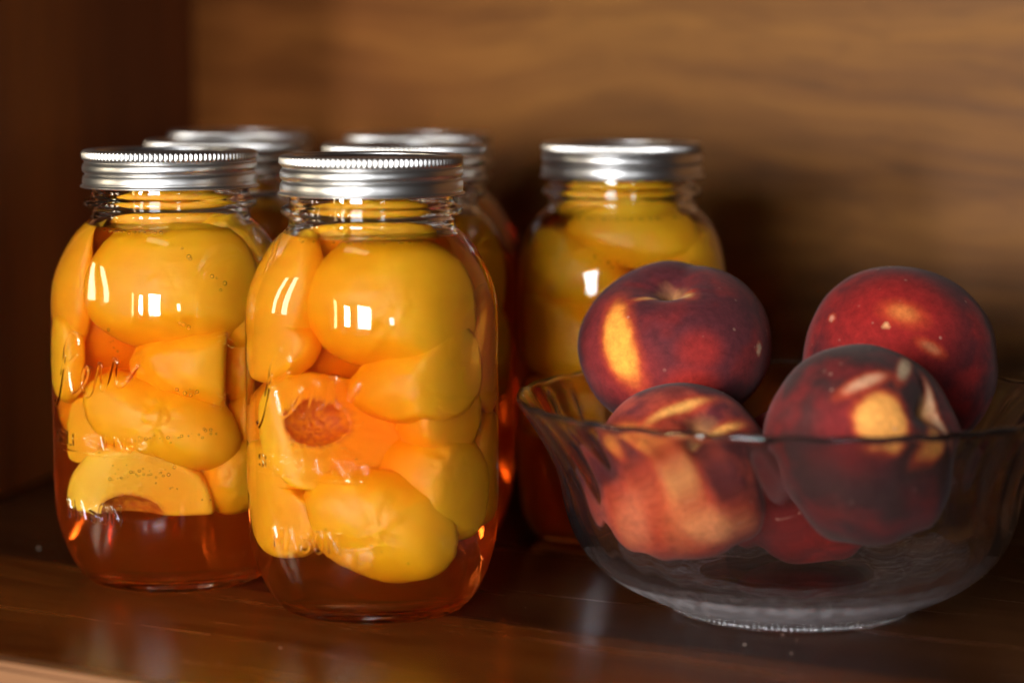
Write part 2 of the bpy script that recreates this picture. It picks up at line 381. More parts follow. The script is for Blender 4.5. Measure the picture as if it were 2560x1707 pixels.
def build_jar_meshes():
    # outer skin: fine columns and rows where the lettering is (local angle 0 = middle of the label, facing -Y)
    fine = np.arange(-28.5, 28.5, 0.20)/46.95*180/np.pi
    coarse = np.linspace(fine[-1]+0.4, 360+fine[0]-0.4, 120)
    ang = np.radians(np.concatenate([fine, coarse]))
    P = smooth_profile(OUTER, 0.9)
    rows = []
    for i in range(len(P)-1):
        k = 1
        if 27.5 < P[i, 1] < 108: k = max(1, int(round(np.linalg.norm(P[i+1]-P[i])/(0.20 if P[i, 1] < 66 and not 39 < P[i, 1] < 54 else 0.28))))
        for t in range(k): rows.append(P[i]+(P[i+1]-P[i])*t/k)
    rows.append(P[-1]); P = np.array(rows)
    R = np.repeat(P[:, :1], len(ang), 1); H = np.repeat(P[:, 1:], len(ang), 1)
    Uc = np.where(ang > np.pi, ang-2*np.pi, ang)[None, :]*46.95
    R = R*(1+squareness(H)*(-np.cos(4*ang))[None, :])
    R = R + emboss(np.broadcast_to(Uc, R.shape), H)
    # faint unevenness of old moulded glass
    R = R + 0.10*np.sin(3*ang[None, :]+H*0.05)*np.clip((H-10)/20, 0, 1)*np.clip((140-H)/20, 0, 1)
    # slight thread start on the neck bead
    phi = ang - np.pi/2
    outer = np.stack([R*np.cos(phi), R*np.sin(phi), H], -1)*MM
    n_out = 160
    an = np.linspace(0, 2*np.pi, n_out, endpoint=False)
    def ring(prof):
        R = np.repeat(prof[:, :1], n_out, 1); H = np.repeat(prof[:, 1:], n_out, 1)
        R = R*(1+squareness(H)*(-np.cos(4*an))[None, :]*0.95)
        R = R + 0.18*np.sin(2*an[None, :]+H*0.07+1.0)*np.clip((H-14)/20, 0, 1)*np.clip((138-H)/20, 0, 1)
        ph = an-np.pi/2
        return np.stack([R*np.cos(ph), R*np.sin(ph), H], -1)*MM
    I = smooth_profile(INNER, 1.2)
    k = int(np.argmin(np.abs(I[:, 1]-LEVEL)+(I[:, 0] < 20)*999))
    dry, wet = I[:k+1], I[k:]
    # body skin = outer + under side + dry inner part; the wet inner part belongs to the syrup
    body = grid_mesh('jar_glass', outer, M_GLASS, cap0=[0, 0, 0.0022])
    bm = bmesh.new(); bm.from_mesh(body)
    tmp = grid_mesh('dry', ring(dry), M_GLASS)
    bm.from_mesh(tmp); bm.to_mesh(body); bm.free(); bpy.data.meshes.remove(tmp)
    body.polygons.foreach_set('use_smooth', [True]*len(body.polygons))
    # syrup: side against the glass (faces outward) and free surface
    wetg = ring(wet)[::-1]                     # bottom up: outward normals
    syr = grid_mesh('syrup', wetg, M_SYR_SIDE, cap0=[0, 0, 6.8*MM])
    rt = np.linspace(1, 0.02, 14)
    edge = wetg[-1]
    topg = np.array([edge*np.array([s, s, 1]) + np.array([0, 0, -0.0009*(1-math.exp(-(1-s)*14))]) for s in rt])
    tmp = grid_mesh('surface', topg, M_SYR_TOP, cap1=[0, 0, topg[-1][0][2]])
    syr.materials.append(M_SYR_TOP)
    bm = bmesh.new(); bm.from_mesh(syr); n0 = len(bm.faces); bm.from_mesh(tmp)
    bm.faces.ensure_lookup_table()
    for f in bm.faces[n0:]: f.material_index = 1
    bmesh.ops.remove_doubles(bm, verts=bm.verts, dist=1e-6)
    bm.to_mesh(syr); bm.free(); bpy.data.meshes.remove(tmp)
    syr.polygons.foreach_set('use_smooth', [True]*len(syr.polygons))
    return body, syr
JAR_GLASS, JAR_SYRUP = build_jar_meshes()

def build_band():
    prof = [(29.4, 173.7), (29.5, 174.4), (30.2, 174.8), (32.0, 174.9), (33.8, 174.8), (34.6, 174.45), (34.95, 173.8), (35.0, 173.0), (35.0, 172.0), (34.9, 171.2), (34.55, 170.7), (34.05, 170.4),
            (33.95, 170.1), (34.35, 169.8), (34.75, 169.3), (34.95, 168.5), (35.0, 167.6), (34.9, 166.9), (34.5, 166.3), (34.0, 165.9), (33.9, 165.6), (34.2, 165.2), (34.6, 164.8), (34.85, 164.0), (35.0, 162.8), (34.98, 161.8),
            (34.85, 161.2), (35.1, 160.8), (35.7, 160.5), (35.85, 160.2), (35.7, 159.9), (35.2, 159.7), (34.5, 159.8), (34.2, 160.4), (34.0, 162.0), (33.5, 164.0), (33.4, 172.0)]
    P = smooth_profile(prof, 0.35)[::-1]      # bottom up: normals outward
    n = 1120
    def rf(R, H, th):
        kn = np.clip((H-170.9)/0.9, 0, 1)*np.clip((174.6-H)/0.9, 0, 1)*(R > 34.2)
        R = R + kn*0.30*np.cos(112*th)
        # the two thread ridges climb as they go round
        tw = np.clip((H-161.2)/0.8, 0, 1)*np.clip((170.4-H)/0.8, 0, 1)
        H = H + tw*0.55*np.sin(th+0.6)
        return R, H
    me = lathe('screw_band', (P*MM).tolist(), M_METAL, n, lambda R, H, th: tuple(a*MM for a in rf(R/MM, H/MM, th)))
    return me
BAND = build_band()
LID = lathe('lid_disc', [(x*MM, h*MM) for x, h in smooth_profile([(33.2, 172.6), (33.6, 173.2), (33.4, 173.7), (32, 173.9), (29.6, 173.9), (28.6, 173.6), (28.0, 172.9), (27.2, 172.7), (24.6, 172.8), (24.0, 173.2), (23.2, 173.3), (22.4, 173.0), (12, 173.1), (0.3, 173.15)], 0.5)], M_METAL, 96)

JARS = {   # x, y, label azimuth (deg, negative = to the left of the camera side), label, group
 'front': (-0.0536, 0.9240, -32, 'nearest quart jar of canned peaches, front centre, MASON raised low on its left side'),
 'left': (-0.1382, 0.9780, -38.5, 'leftmost quart jar of canned peaches with script lettering and a pale quarter near the bottom'),
 'right': (0.0480, 1.0560, 95, 'quart jar of canned peaches standing alone behind the left side of the fruit bowl'),
 'mid': (-0.0466, 1.0440, 150, 'quart jar of canned peaches directly behind the nearest jar, only its right edge showing'),
 'mid_far': (-0.0452, 1.1680, 40, 'blurred far jar in second row behind the nearest jar, only its lid rim showing'),
 'rear': (-0.1290, 1.0860, 110, 'canned peach jar behind the leftmost jar, its lid peeping out on the right'),
 'rear_far': (-0.1345, 1.2030, 200, 'farthest jar at the back left, its bright blurred lid rising above the others'),
}
JAR_OBJ = {}
def make_jar(key):
    x, y, az, label = JARS[key]
    root = link(bpy.data.objects.new('canning_jar', None)); root.location = (x, y, 0.0002)
    root.rotation_euler = (0, 0, math.radians(az)); root.empty_display_size = 0.02
    tag(root, label, 'jar', 'quart jars of canned peaches')
    for nm, me in (('glass_body', JAR_GLASS), ('syrup', JAR_SYRUP), ('screw_band', BAND), ('lid_disc', LID)):
        o = link(bpy.data.objects.new(nm, me), root)
    JAR_OBJ[key] = root
for k in JARS: make_jar(k)

# ------------------------------------------------------------------ canned peach pieces
def ico(sub):
    bm = bmesh.new(); bmesh.ops.create_icosphere(bm, subdivisions=sub, radius=1)
    V = np.array([v.co[:] for v in bm.verts]); F = [[v.index for v in f.verts] for f in bm.faces]; bm.free()
    return V/np.linalg.norm(V, axis=1)[:, None], F
ICO5 = ico(5); ICO6 = ico(6)
def vnoise(P, scale, seed, oct=2):
    return np.array([mnoise.fractal(Vector(p)*scale+Vector((seed*3.7, seed*1.3, -seed*2.1)), 1.0, 2.0, oct) for p in P])
def smax(a, b, k):
    h = np.clip(.5+.5*(a-b)/k, 0, 1)
    return a*h+b*(1-h)+k*h*(1-h)
def peach_piece(semi, wedge, seed, fine=False, cav=0.40, ragged=0.5, mat=None, crease=0.0, cshift=0.0):
    """a piece of a halved peach. local: stem axis Z, middle of the skin side -Y, cut face(s) through the Z axis. mm."""
    V, F = ICO6 if fine else ICO5
    ax, ay, az = semi
    rng = random.Random(seed)
    half = math.radians(wedge/2)
    n1 = np.array([math.cos(half), math.sin(half), 0]); n2 = np.array([-math.cos(half), math.sin(half), 0])
    c = np.array([0, (-0.70 if wedge > 150 else -0.6)*ay, 0])
    m = min(semi)
    nz = vnoise(V, 1.3, seed, 2)*0.06*m
    fz = vnoise(V, 7.0, seed+5, 3)
    def sd(p):
        e = np.sqrt((p[:, 0]/ax)**2+(p[:, 1]/ay)**2+(p[:, 2]/az)**2)
        d = (e-1)*m*(0.75+0.25*e) - nz
        # a shallow crease in the skin side
        d = d + crease*m*np.exp(-(p[:, 0]/(0.12*ax))**2)*(p[:, 1] < 0)
        d = smax(d, p@n1, 1.6); d = smax(d, p@n2, 1.6)
        return d
    lo = np.zeros(len(V)); hi = np.full(len(V), 2.2*max(semi))
    # first outward crossing (march, then bisect)
    st = np.linspace(0.02, 1.0, 70)*1.5*max(semi)
    found = np.zeros(len(V), bool); prev = np.zeros(len(V))
    for s in st:
        d = sd(c+V*s); new = (~found) & (d > 0)
        hi[new] = s; lo[new] = prev[new]; found |= new; prev[~found] = s
    for _ in range(12):
        mid = (lo+hi)/2; d = sd(c+V*mid[:, None]); up = d > 0
        hi[up] = mid[up]; lo[~up] = mid[~up]
    P = c+V*((lo+hi)/2)[:, None]
    # the hollow the stone left, pressed into the cut side
    ca, cb, cc = cav*ax*(1+0.05*fz), cav*min(ay, 0.8*ax)*0.95, cav*az*1.1*(1+0.05*fz)
    q2 = ((P[:, 0]-cshift)/ca)**2+(P[:, 2]/cc)**2
    yc = -cb*np.sqrt(np.clip(1-q2, 0, 1))
    ins = (q2 < 1) & (P[:, 1] > yc)
    P[:, 1] = np.where(ins, yc, P[:, 1])
    e2 = np.sqrt(q2+(P[:, 1]/cb)**2)
    pit = (0.72+0.5*fz)*np.clip(1.0-(e2-1.0)/0.22, 0, 1)*(P[:, 1] > -cb*1.1)
    cut = np.clip(1-np.maximum(-(P@n1), -(P@n2))/1.5, 0, 1)
    cut = np.maximum(np.clip(1+(P@n1)/1.4, 0, 1), np.clip(1+(P@n2)/1.4, 0, 1))
    P = P + V*(fz*(0.16+ragged*(pit*0.9+0.3*cut)))[:, None]
    me = mesh_from('peach_piece', P*MM, F, mat or M_FLESH)
    at = me.attributes.new('pit', 'FLOAT', 'POINT'); at.data.foreach_set('value', np.clip(pit*1.05, 0, 1).astype(np.float32))
    return me
def place_piece(jar, nm, pos, semi, wedge, d, a, seed, label, mat=None, fine=False, cav=0.4, cat=None, ragged=0.5, cshift=0.0):
    jx, jy = JARS[jar][:2]
    me = peach_piece([v*1.07 for v in semi], wedge, seed, fine, cav, ragged, mat, cshift=cshift)
    o = link(bpy.data.objects.new(nm, me))
    ey = -Vector(d).normalized(); av = Vector(a); ez = (av-ey*av.dot(ey)).normalized(); ex = ey.cross(ez)
    R = Matrix((ex, ey, ez)).transposed()
    o.rotation_euler = R.to_euler(); o.location = (jx+pos[0]*MM, jy+pos[1]*MM, pos[2]*MM+0.0002)
    # soft fruit pressed flat where it meets the glass
    Rn = np.array(R); n = len(me.vertices)
    co = np.empty(n*3, np.float32); me.vertices.foreach_get('co', co)
    W = (co.reshape(-1, 3)@Rn.T)/MM + np.array(pos)
    rr = np.hypot(W[:, 0], W[:, 1]); az = math.radians(JARS[jar][2])
    aj = np.arctan2(W[:, 1], W[:, 0])+np.pi/2-az
    hi = np.array(INNER[::-1])
    lim = np.interp(W[:, 2], hi[:, 1], hi[:, 0])*(1-squareness(W[:, 2])*np.cos(4*aj)*0.95) - (4.2 if mat is M_FLESH_O else 1.0)
    k = 3.0
    over = np.maximum(rr-(lim-k), 0)
    new = np.where(rr > lim-k, lim-k+k*(1-np.exp(-over/k)), rr)
    W[:, :2] *= (new/np.maximum(rr, 1e-6))[:, None]
    W[:, 2] = np.maximum(W[:, 2], 8.5)
    co = ((W-np.array(pos))*MM)@Rn
    me.vertices.foreach_set('co', co.astype(np.float32).ravel()); me.update()
    tag(o, label, cat or ('peach half' if wedge > 150 else 'peach slice'), 'canned peach pieces in the '+{'front': 'nearest', 'left': 'leftmost', 'right': 'right hand', 'mid': 'middle', 'mid_far': 'far middle', 'rear': 'rear left', 'rear_far': 'far left'}[jar]+' jar')
    return o
H_, S_ = 'peach_half', 'peach_slice'
PIECES = [
 # nearest jar ---------------------------------------------------------------
 ('front', H_, (9.5, -17, 118), (22.5, 24, 30), 180, (0.08, -1, 0.10), (1, 0, -.12), 1, 'big smooth yellow peach half at the top of the nearest jar', None),
 ('front', H_, (-9, 4, 134), (13, 20, 28), 180, (-.1, -.7, .6), (1, 0, .1), 2, 'orange peach half tucked behind the top half of the nearest jar', M_FLESH_O),
 ('front', H_, (-27, -8, 121), (18, 18, 24), 180, (-.7, -.7, .1), (.1, 0, 1), 3, 'orange peach half against the upper left glass of the nearest jar', M_FLESH_O),
 ('front', H_, (22, -18, 95), (17, 22, 27), 170, (.2, -1, -.45), (1, 0, .28), 4, 'peach half below the biggest half on the right of the nearest jar', None),
 ('front', H_, (-17, -26, 73), (21, 17, 27.5), 178, (-.12, 1, -.28), (1, 0, .10), 5, 'peach half with its reddish pit hollow turned to the front of the nearest jar', M_FLESH),
 ('front', S_, (-29, -10, 102), (12, 18, 19), 165, (-.6, -.8, .1), (1, 0, .2), 6, 'small orange peach slice above the pit hollow at left of the nearest jar', M_FLESH_O),
 ('front', H_, (26, -16, 75), (11, 18, 18), 175, (.4, -1, .2), (1, .2, .15), 7, 'small rounded peach piece at mid height on the right of the nearest jar', M_FLESH_O),
 ('front', H_, (21, -12, 50), (19, 22, 24), 160, (.5, -.85, .35), (.75, 0, -.65), 8, 'long curved peach piece behind the lowest half of the nearest jar', M_FLESH),
 ('front', H_, (4.5, -24, 39), (19.5, 17, 27), 165, (-.05, -1, -.12), (.92, 0, -.38), 9, 'lowest bright yellow peach half, pointed below, in the nearest jar', None),
 ('front', H_, (-28, -12, 37), (14, 20, 20), 170, (-.45, -.9, .25), (1, 0, -.15), 10, 'orange peach half at the lower left behind MASON on the nearest jar', M_FLESH_O),
 ('front', H_, (-30, -6, 55), (12, 18, 18), 170, (-.6, -.8, 0), (1, 0, .1), 11, 'dim orange peach piece below the pitted half in the nearest jar', M_FLESH_O),
 ('front', H_, (32, 6, 54), (14, 16, 22), 170, (.9, -.4, 0), (0, 0, 1), 12, 'peach half pressed on the lower right glass of the nearest jar', M_FLESH_O),
 ('front', H_, (34, 4, 100), (14, 14, 24), 170, (.95, -.2, .1), (0, 0, 1), 13, 'peach half pressed on the upper right glass of the nearest jar', M_FLESH_O),
 ('front', H_, (2, 9, 110), (25, 24, 37), 180, (0, -1, 0), (1, 0, .2), 14, 'shaded peach half in the heart of the nearest jar', M_FLESH_O),
 ('front', H_, (0, 10, 68), (26, 24, 37), 180, (0, -1, 0), (1, 0, -.2), 15, 'shaded peach half behind the pitted half of the nearest jar', M_FLESH_O),
 ('front', H_, (1, 1, 141), (12, 18, 23), 178, (0, -.25, 1), (1, 0, .05), 16, 'orange peach half floating up into the neck of the nearest jar', M_FLESH_O),
 # leftmost jar --------------------------------------------------------------
 ('left', H_, (5, -17, 120.5), (23, 25, 31.5), 180, (0, -1, .12), (1, 0, .06), 21, 'large peach half filling the top of the leftmost jar', None),
 ('left', H_, (26, -2, 137), (12, 14, 16), 175, (.5, -.8, .3), (1, 0, -.5), 22, 'small peach half at the top right shoulder of the leftmost jar', None),
 ('left', H_, (28, -10, 112), (16, 15, 18), 175, (.7, -.7, 0), (.2, 0, 1), 23, 'peach half low on the right of the large half in the leftmost jar', None),
 ('left', S_, (21, -20, 90), (18, 29, 16), 172, (-1, -.30, .05), (.10, 0, 1), 24, 'blunt peach wedge with straight cut right end in the leftmost jar', None),
 ('left', H_, (-1, -23, 68.5), (16.5, 18, 29), 160, (.02, -1, .08), (.93, 0, -.36), 25, 'slanting peach half with pointed right end in the leftmost jar', None),
 ('left', H_, (-31, -6, 121), (15, 16, 25), 175, (-.85, -.5, 0), (0, 0, 1), 26, 'peach half on the upper left glass of the leftmost jar', M_FLESH_O),
 ('left', H_, (-34, -8, 92), (11, 13, 18), 175, (-.8, -.6, 0), (.1, 0, 1), 27, 'peach half on the left glass behind the script of the leftmost jar', None),
 ('left', S_, (-29, -18, 63), (13, 12, 15), 120, (-.4, -.9, .3), (.7, 0, .7), 28, 'small pointed orange peach wedge at the lower left of the leftmost jar', M_FLESH_O),
 ('left', S_, (-12, -30, 31.5), (25, 27, 28), 100, (.0, .55, .80), (1, 0, -.02), 29, 'pale peach quarter with ragged brown pit hollow low in the leftmost jar', M_FLESH_P),
 ('left', H_, (23, -14, 46), (14, 16, 16), 170, (.4, -.9, 0), (.5, 0, .8), 30, 'small peach half at the lower right of the leftmost jar', None),
 ('left', H_, (28, -8, 88), (14, 14, 19), 170, (.6, -.8, .1), (0, 0, 1), 31, 'orange peach half at mid right of the leftmost jar beside the nearest jar', M_FLESH_O),
 ('left', H_, (29, -9, 68), (12, 14, 15), 170, (.5, -.8, .1), (.2, 0, 1), 32, 'darker orange peach piece under the mid right half of the leftmost jar', M_FLESH_O),
 ('left', H_, (0, 9, 108), (24, 23, 37), 180, (0, -1, 0), (1, 0, .2), 33, 'shaded peach half in the heart of the leftmost jar', M_FLESH_O),
 ('left', H_, (0, 9, 66), (26, 23, 37), 180, (0, -1, 0), (1, 0, -.2), 34, 'shaded peach half behind the slanting half of the leftmost jar', M_FLESH_O),
 ('left', H_, (1, 1, 141), (12, 20, 24), 178, (0.05, -.25, 1), (1, 0, .05), 35, 'orange peach half floating up into the neck of the leftmost jar', M_FLESH_O),
 # right jar -----------------------------------------------------------------
 ('right', H_, (-2, -2, 143), (12, 22, 25), 175, (0, -.5, .9), (1, 0, .1), 41, 'peach half standing up into the neck of the jar behind the bowl', None),
 ('right', S_, (4, -18, 133), (15, 20, 27), 140, (.05, -.9, .5), (1, 0, -.08), 42, 'long peach slice under the neck of the jar behind the bowl', None),
 ('right', H_, (-20, -16, 119), (15, 20, 25), 175, (-.3, -1, .3), (.93, 0, -.4), 43, 'slanting peach half on the left shoulder of the jar behind the bowl', None),
 ('right', H_, (24, -12, 119), (16, 20, 22), 175, (.5, -.9, .1), (1, 0, .4), 44, 'peach half on the right shoulder of the jar behind the bowl', None),
 ('right', H_, (6, -22, 107), (12, 16, 28), 175, (0, -1, 0), (1, 0, -.12), 45, 'peach half behind the window glint of the jar behind the bowl', None),
 ('right', H_, (-19, -16, 92), (19, 22, 26), 178, (-.3, -1, 0), (.9, 0, -.4), 46, 'broad peach half on the left side of the jar behind the bowl', None),
 ('right', H_, (14, -14, 84), (20, 22, 28), 178, (.3, -1, 0), (1, 0, .2), 47, 'peach half of the jar behind the bowl hidden mostly by the top fresh peach', None),
 ('right', H_, (-20, -12, 62), (14, 20, 22), 178, (-.3, -1, 0), (1, 0, .1), 48, 'lowest peach half at left in the jar behind the bowl', None),
 ('right', H_, (0, 9, 105), (30, 22, 36), 180, (0, -1, 0), (1, 0, 0), 49, 'shaded peach half in the heart of the jar behind the bowl', M_FLESH_O),
 # middle jar ----------------------------------------------------------------
 ('mid', H_, (24, -12, 118), (20, 20, 24), 178, (.5, -.9, .1), (.4, 0, 1), 51, 'upper peach half showing at the right of the middle jar', M_FLESH_O),
 ('mid', H_, (26, -8, 84), (20, 20, 22), 178, (.6, -.8, 0), (.2, 0, 1), 52, 'lower peach half showing at the right of the middle jar', M_FLESH_O),
 ('mid', H_, (-8, -8, 132), (14, 22, 26), 178, (0, -.8, .5), (1, 0, 0), 53, 'peach half under the neck of the middle jar', M_FLESH_O),
 ('mid', H_, (-20, 4, 100), (24, 22, 30), 178, (-.6, -.8, 0), (0, 0, 1), 54, 'shaded peach half at the left of the middle jar', M_FLESH_O),
 # dim jars at the back --------------------------------------------------------
 ('rear', H_, (14, -6, 122), (22, 24, 30), 178, (.5, -.9, 0), (.3, 0, 1), 61, 'shaded peach half behind the gap between the two front jars', M_FLESH_O),
 ('rear', H_, (-14, -6, 84), (24, 24, 32), 178, (-.3, -1, 0), (.3, 0, 1), 62, 'shaded peach half low in the jar behind the leftmost', M_FLESH_O),
 ('mid_far', H_, (12, -4, 118), (24, 24, 32), 178, (.3, -1, 0), (.3, 0, 1), 63, 'blurred peach half in the far middle jar', M_FLESH_O),
 ('rear_far', H_, (12, -4, 118), (24, 24, 32), 178, (.3, -1, 0), (.3, 0, 1), 64, 'blurred peach half in the farthest jar at the left', M_FLESH_O),
]
for jar, nm, pos, semi, wd, d, a, sd_, lab, mt in PIECES:
    place_piece(jar, nm, pos, semi, wd, d, a, sd_, lab, mt, fine=sd_ in (5, 29), cav={5: 0.38, 29: 0.36}.get(sd_, 0.4), cshift={5: 3.0}.get(sd_, 0.0))

def ball_cloud(name, pts, mat, sub=2, flat=1.0):
    V, F = ico(sub); AV = []; AF = []
    for x, y, z, r in pts:
        k = len(AV); AV += [(x+v[0]*r, y+v[1]*r, z+v[2]*r*flat) for v in V]; AF += [[i+k for i in f] for f in F]
    return mesh_from(name, AV, AF, mat)
def bubbles(jar, runs, seed):
    """runs = (azimuth from, to in degrees seen from the front, height from, to in mm, how many, largest radius mm)"""
    rng = random.Random(seed); pts = []
    az = JARS[jar][2]; hi = np.array(INNER[::-1])
    for a0, a1, h0, h1, n, rm in runs:
        for i in range(n):
            t = (i+rng.uniform(-.9, .9))/n; a = a0+(a1-a0)*t; h = h0+(h1-h0)*t+rng.gauss(0, .35 if h0 > 140 else 1.1)
            if h > LEVEL-1.2: h = LEVEL-1.2
            r = rm*rng.uniform(.25, 1)
            la = math.radians(a-az)
            R = np.interp(h, hi[:, 1], hi[:, 0])*(1-squareness(np.array(h))*math.cos(4*la)*0.95)-r-0.35
            pts.append((R*math.sin(la)*MM, -R*math.cos(la)*MM, h*MM, r*MM))
    o = link(bpy.data.objects.new('air_bubbles', ball_cloud('air_bubbles', pts, M_BUBBLE)), JAR_OBJ[jar]); o['kind'] = 'stuff'
bubbles('left', [(-42, 2, 142.6, 142.6, 26, .8), (-12, 30, 62.5, 66.5, 26, .7), (-28, 10, 47, 52, 24, .8), (10, 22, 83, 81, 7, .9), (8, 20, 112, 106, 3, .9), (-26, -20, 104, 96, 5, .9), (14, 40, 135, 120, 8, 1.0), (-40, 30, 60, 36, 22, .4)], 4)
bubbles('front', [(-50, 40, 142.6, 142.6, 26, .45), (-8, 0, 60, 68, 6, .5), (-30, 20, 40, 26, 10, .4)], 5)
bubbles('right', [(-50, 50, 142.6, 142.6, 30, .7), (-20, 20, 128, 120, 12, .8)], 6)

# ------------------------------------------------------------------ specks of dust and dried syrup on the shelf
rng = random.Random(9); sp = []
for i in range(46):
    u = rng.uniform(0.02, 0.75); d = rng.uniform(0.33, DEPTH-0.03)
    p = CORNER+U*u+N*d; sp.append((p.x, p.y, 0.00015, rng.choice([.12, .16, .2, .3, .42])*MM))
def speck_mat():
    m, nt, out = new_mat('dust_speck')
    b = nd(nt, 'ShaderNodeBsdfPrincipled', i_Roughness=0.35); b.inputs['Base Color'].default_value = (0.55, 0.45, 0.36, 1)
    nt.links.new(b.outputs[0], out.inputs[0]); return m
o = link(bpy.data.objects.new('dust_specks', ball_cloud('dust_specks', sp, speck_mat(), 1, 0.5)))
tag(o, 'pale specks of dust scattered on the dark varnished shelf', 'dust', kind='stuff')

def fibres(name, parent, starts, n, seed, length=5.0):
    rng = random.Random(seed); V = []; F = []
    for i in range(n):
        p = Vector(rng.choice(starts)) + Vector((rng.gauss(0, 1.5), rng.gauss(0, .6)-.6, rng.gauss(0, 1.5)))
        d = Vector((rng.gauss(0, 1), rng.gauss(0, .3), rng.gauss(0, 1))).normalized(); rings = []
        for k in range(8):
            r = 0.16*(1-k/9)
            a = d.cross(Vector((0, 1, .1))).normalized(); b = d.cross(a)
            rings.append(len(V))
            for q in range(4): V.append(tuple((p+a*r*math.cos(q*math.pi/2)+b*r*math.sin(q*math.pi/2))*MM))
            p = p+d*length/8*rng.uniform(.6, 1.2)
            d = (d+Vector((rng.gauss(0, .35), rng.gauss(0, .1), rng.gauss(0, .35)))).normalized()
        for k in range(7):
            for q in range(4): F.append([rings[k]+q, rings[k]+(q+1) % 4, rings[k+1]+(q+1) % 4, rings[k+1]+q])
    o = link(bpy.data.objects.new(name, mesh_from(name, V, F, M_FLESH_P)), None); o['kind'] = 'stuff'
    o.parent = parent; o.matrix_parent_inverse = Matrix.Identity(4)
    Rq = parent.rotation_euler.to_matrix().to_4x4().inverted(); o.matrix_local = Rq
    return o
for o in [x for x in COL.objects if x.name.startswith('peach_') and x.get('label')]:
    if 'pale peach quarter' in o['label']: fibres('flesh_fibres', o, [(4, -10, 26), (8, -8, 24), (12, -8, 22)], 16, 3)
    elif 'pit hollow turned' in o['label']: fibres('flesh_fibres', o, [(0, -2, -9), (10, -2, -6), (-10, -2, -6), (14, -2, 2)], 26, 4, 3.0)
    elif 'blunt peach wedge' in o['label']: fibres('flesh_fibres', o, [(2, -15, -12), (3, -15, 12)], 16, 6, 4.0)

# ------------------------------------------------------------------ glass fruit bowl
BOWL = Vector((0.1075, 0.921, 0.0))
NFL = 34
def build_bowl():
    outer = [(0.5, 2.6), (20, 2.4), (35, 2.2), (38, 0.6), (40.0, 0.0), (42.5, 0.4), (50, 3.6), (60, 8.0), (67.5, 12.0), (74.5, 17.2), (79.8, 22.6), (83.8, 29.5), (86.7, 38.0), (89.8, 52.0), (94.0, 62.0), (99.2, 71.0), (103.6, 77.4), (105.4, 80.0), (106.1, 81.6), (105.8, 82.6), (105.0, 82.8)]
    inner = [(104.2, 82.0), (102.2, 79.0), (96.9, 71.5), (91.2, 62.0), (86.8, 52.0), (83.6, 39.5), (80.4, 31.5), (76.2, 25.2), (70.5, 20.0), (62.0, 14.9), (50, 10.8), (30, 8.6), (12, 7.8), (0.5, 7.8)]
    P = np.vstack([smooth_profile(outer, 1.3), smooth_profile(inner, 1.6)])
    no = len(smooth_profile(outer, 1.3))
    n = 544
    th = np.linspace(0, 2*np.pi, n, endpoint=False)
    R = np.repeat(P[:, :1], n, 1); H = np.repeat(P[:, 1:], n, 1)
    isout = (np.arange(len(P)) < no)[:, None]
    env = np.clip((H-10)/16, 0, 1)*np.clip((83.5-H)/9, 0, 1)
    fl = np.abs(np.cos(NFL/2*(th[None, :] + (H-40)*0.0030)))        # scalloped flutes that lean a little
    R = R + np.where(isout, 1, 0.0)*env*np.clip((H-30)/40, 0.12, 1)*(fl*fl*1.1-0.66)
    rimw = np.exp(-((H-82)/3.0)**2)
    H = H + rimw*0.25*np.cos(NFL*th[None, :])
    # dotted ring round the foot and pressed pattern under the curve
    dots = isout*np.exp(-((H-3.0)/1.1)**2)*(R > 40)
    R = R + dots*0.0
    G = np.stack([R*np.cos(th), R*np.sin(th), H], -1)*MM
    me = grid_mesh('glass_bowl', G, M_BOWL)
    me.materials.append(M_STIPPLE)
    return me, G
bowl_me, bowl_G = build_bowl()
for p in bowl_me.polygons:
    c = p.center; r = math.hypot(c.x, c.y)
    if p.index < 544*int(len(bowl_G)*0.36) and c.z < 0.0150 and r > 0.036: p.material_index = 1
bowl = link(bpy.data.objects.new('glass_bowl', bowl_me)); bowl.location = BOWL + Vector((0, 0, 0.0003))
beads = [(45.5*MM*math.cos(k*math.tau/120), 45.5*MM*math.sin(k*math.tau/120), 1.3*MM, 1.05*MM) for k in range(120)]
bd = link(bpy.data.objects.new('bead_ring', ball_cloud('bead_ring', beads, M_GLASS)), bowl); bd['kind'] = 'stuff'
tag(bowl, 'clear fluted glass bowl with a stippled foot, heaped with fresh peaches', 'bowl')

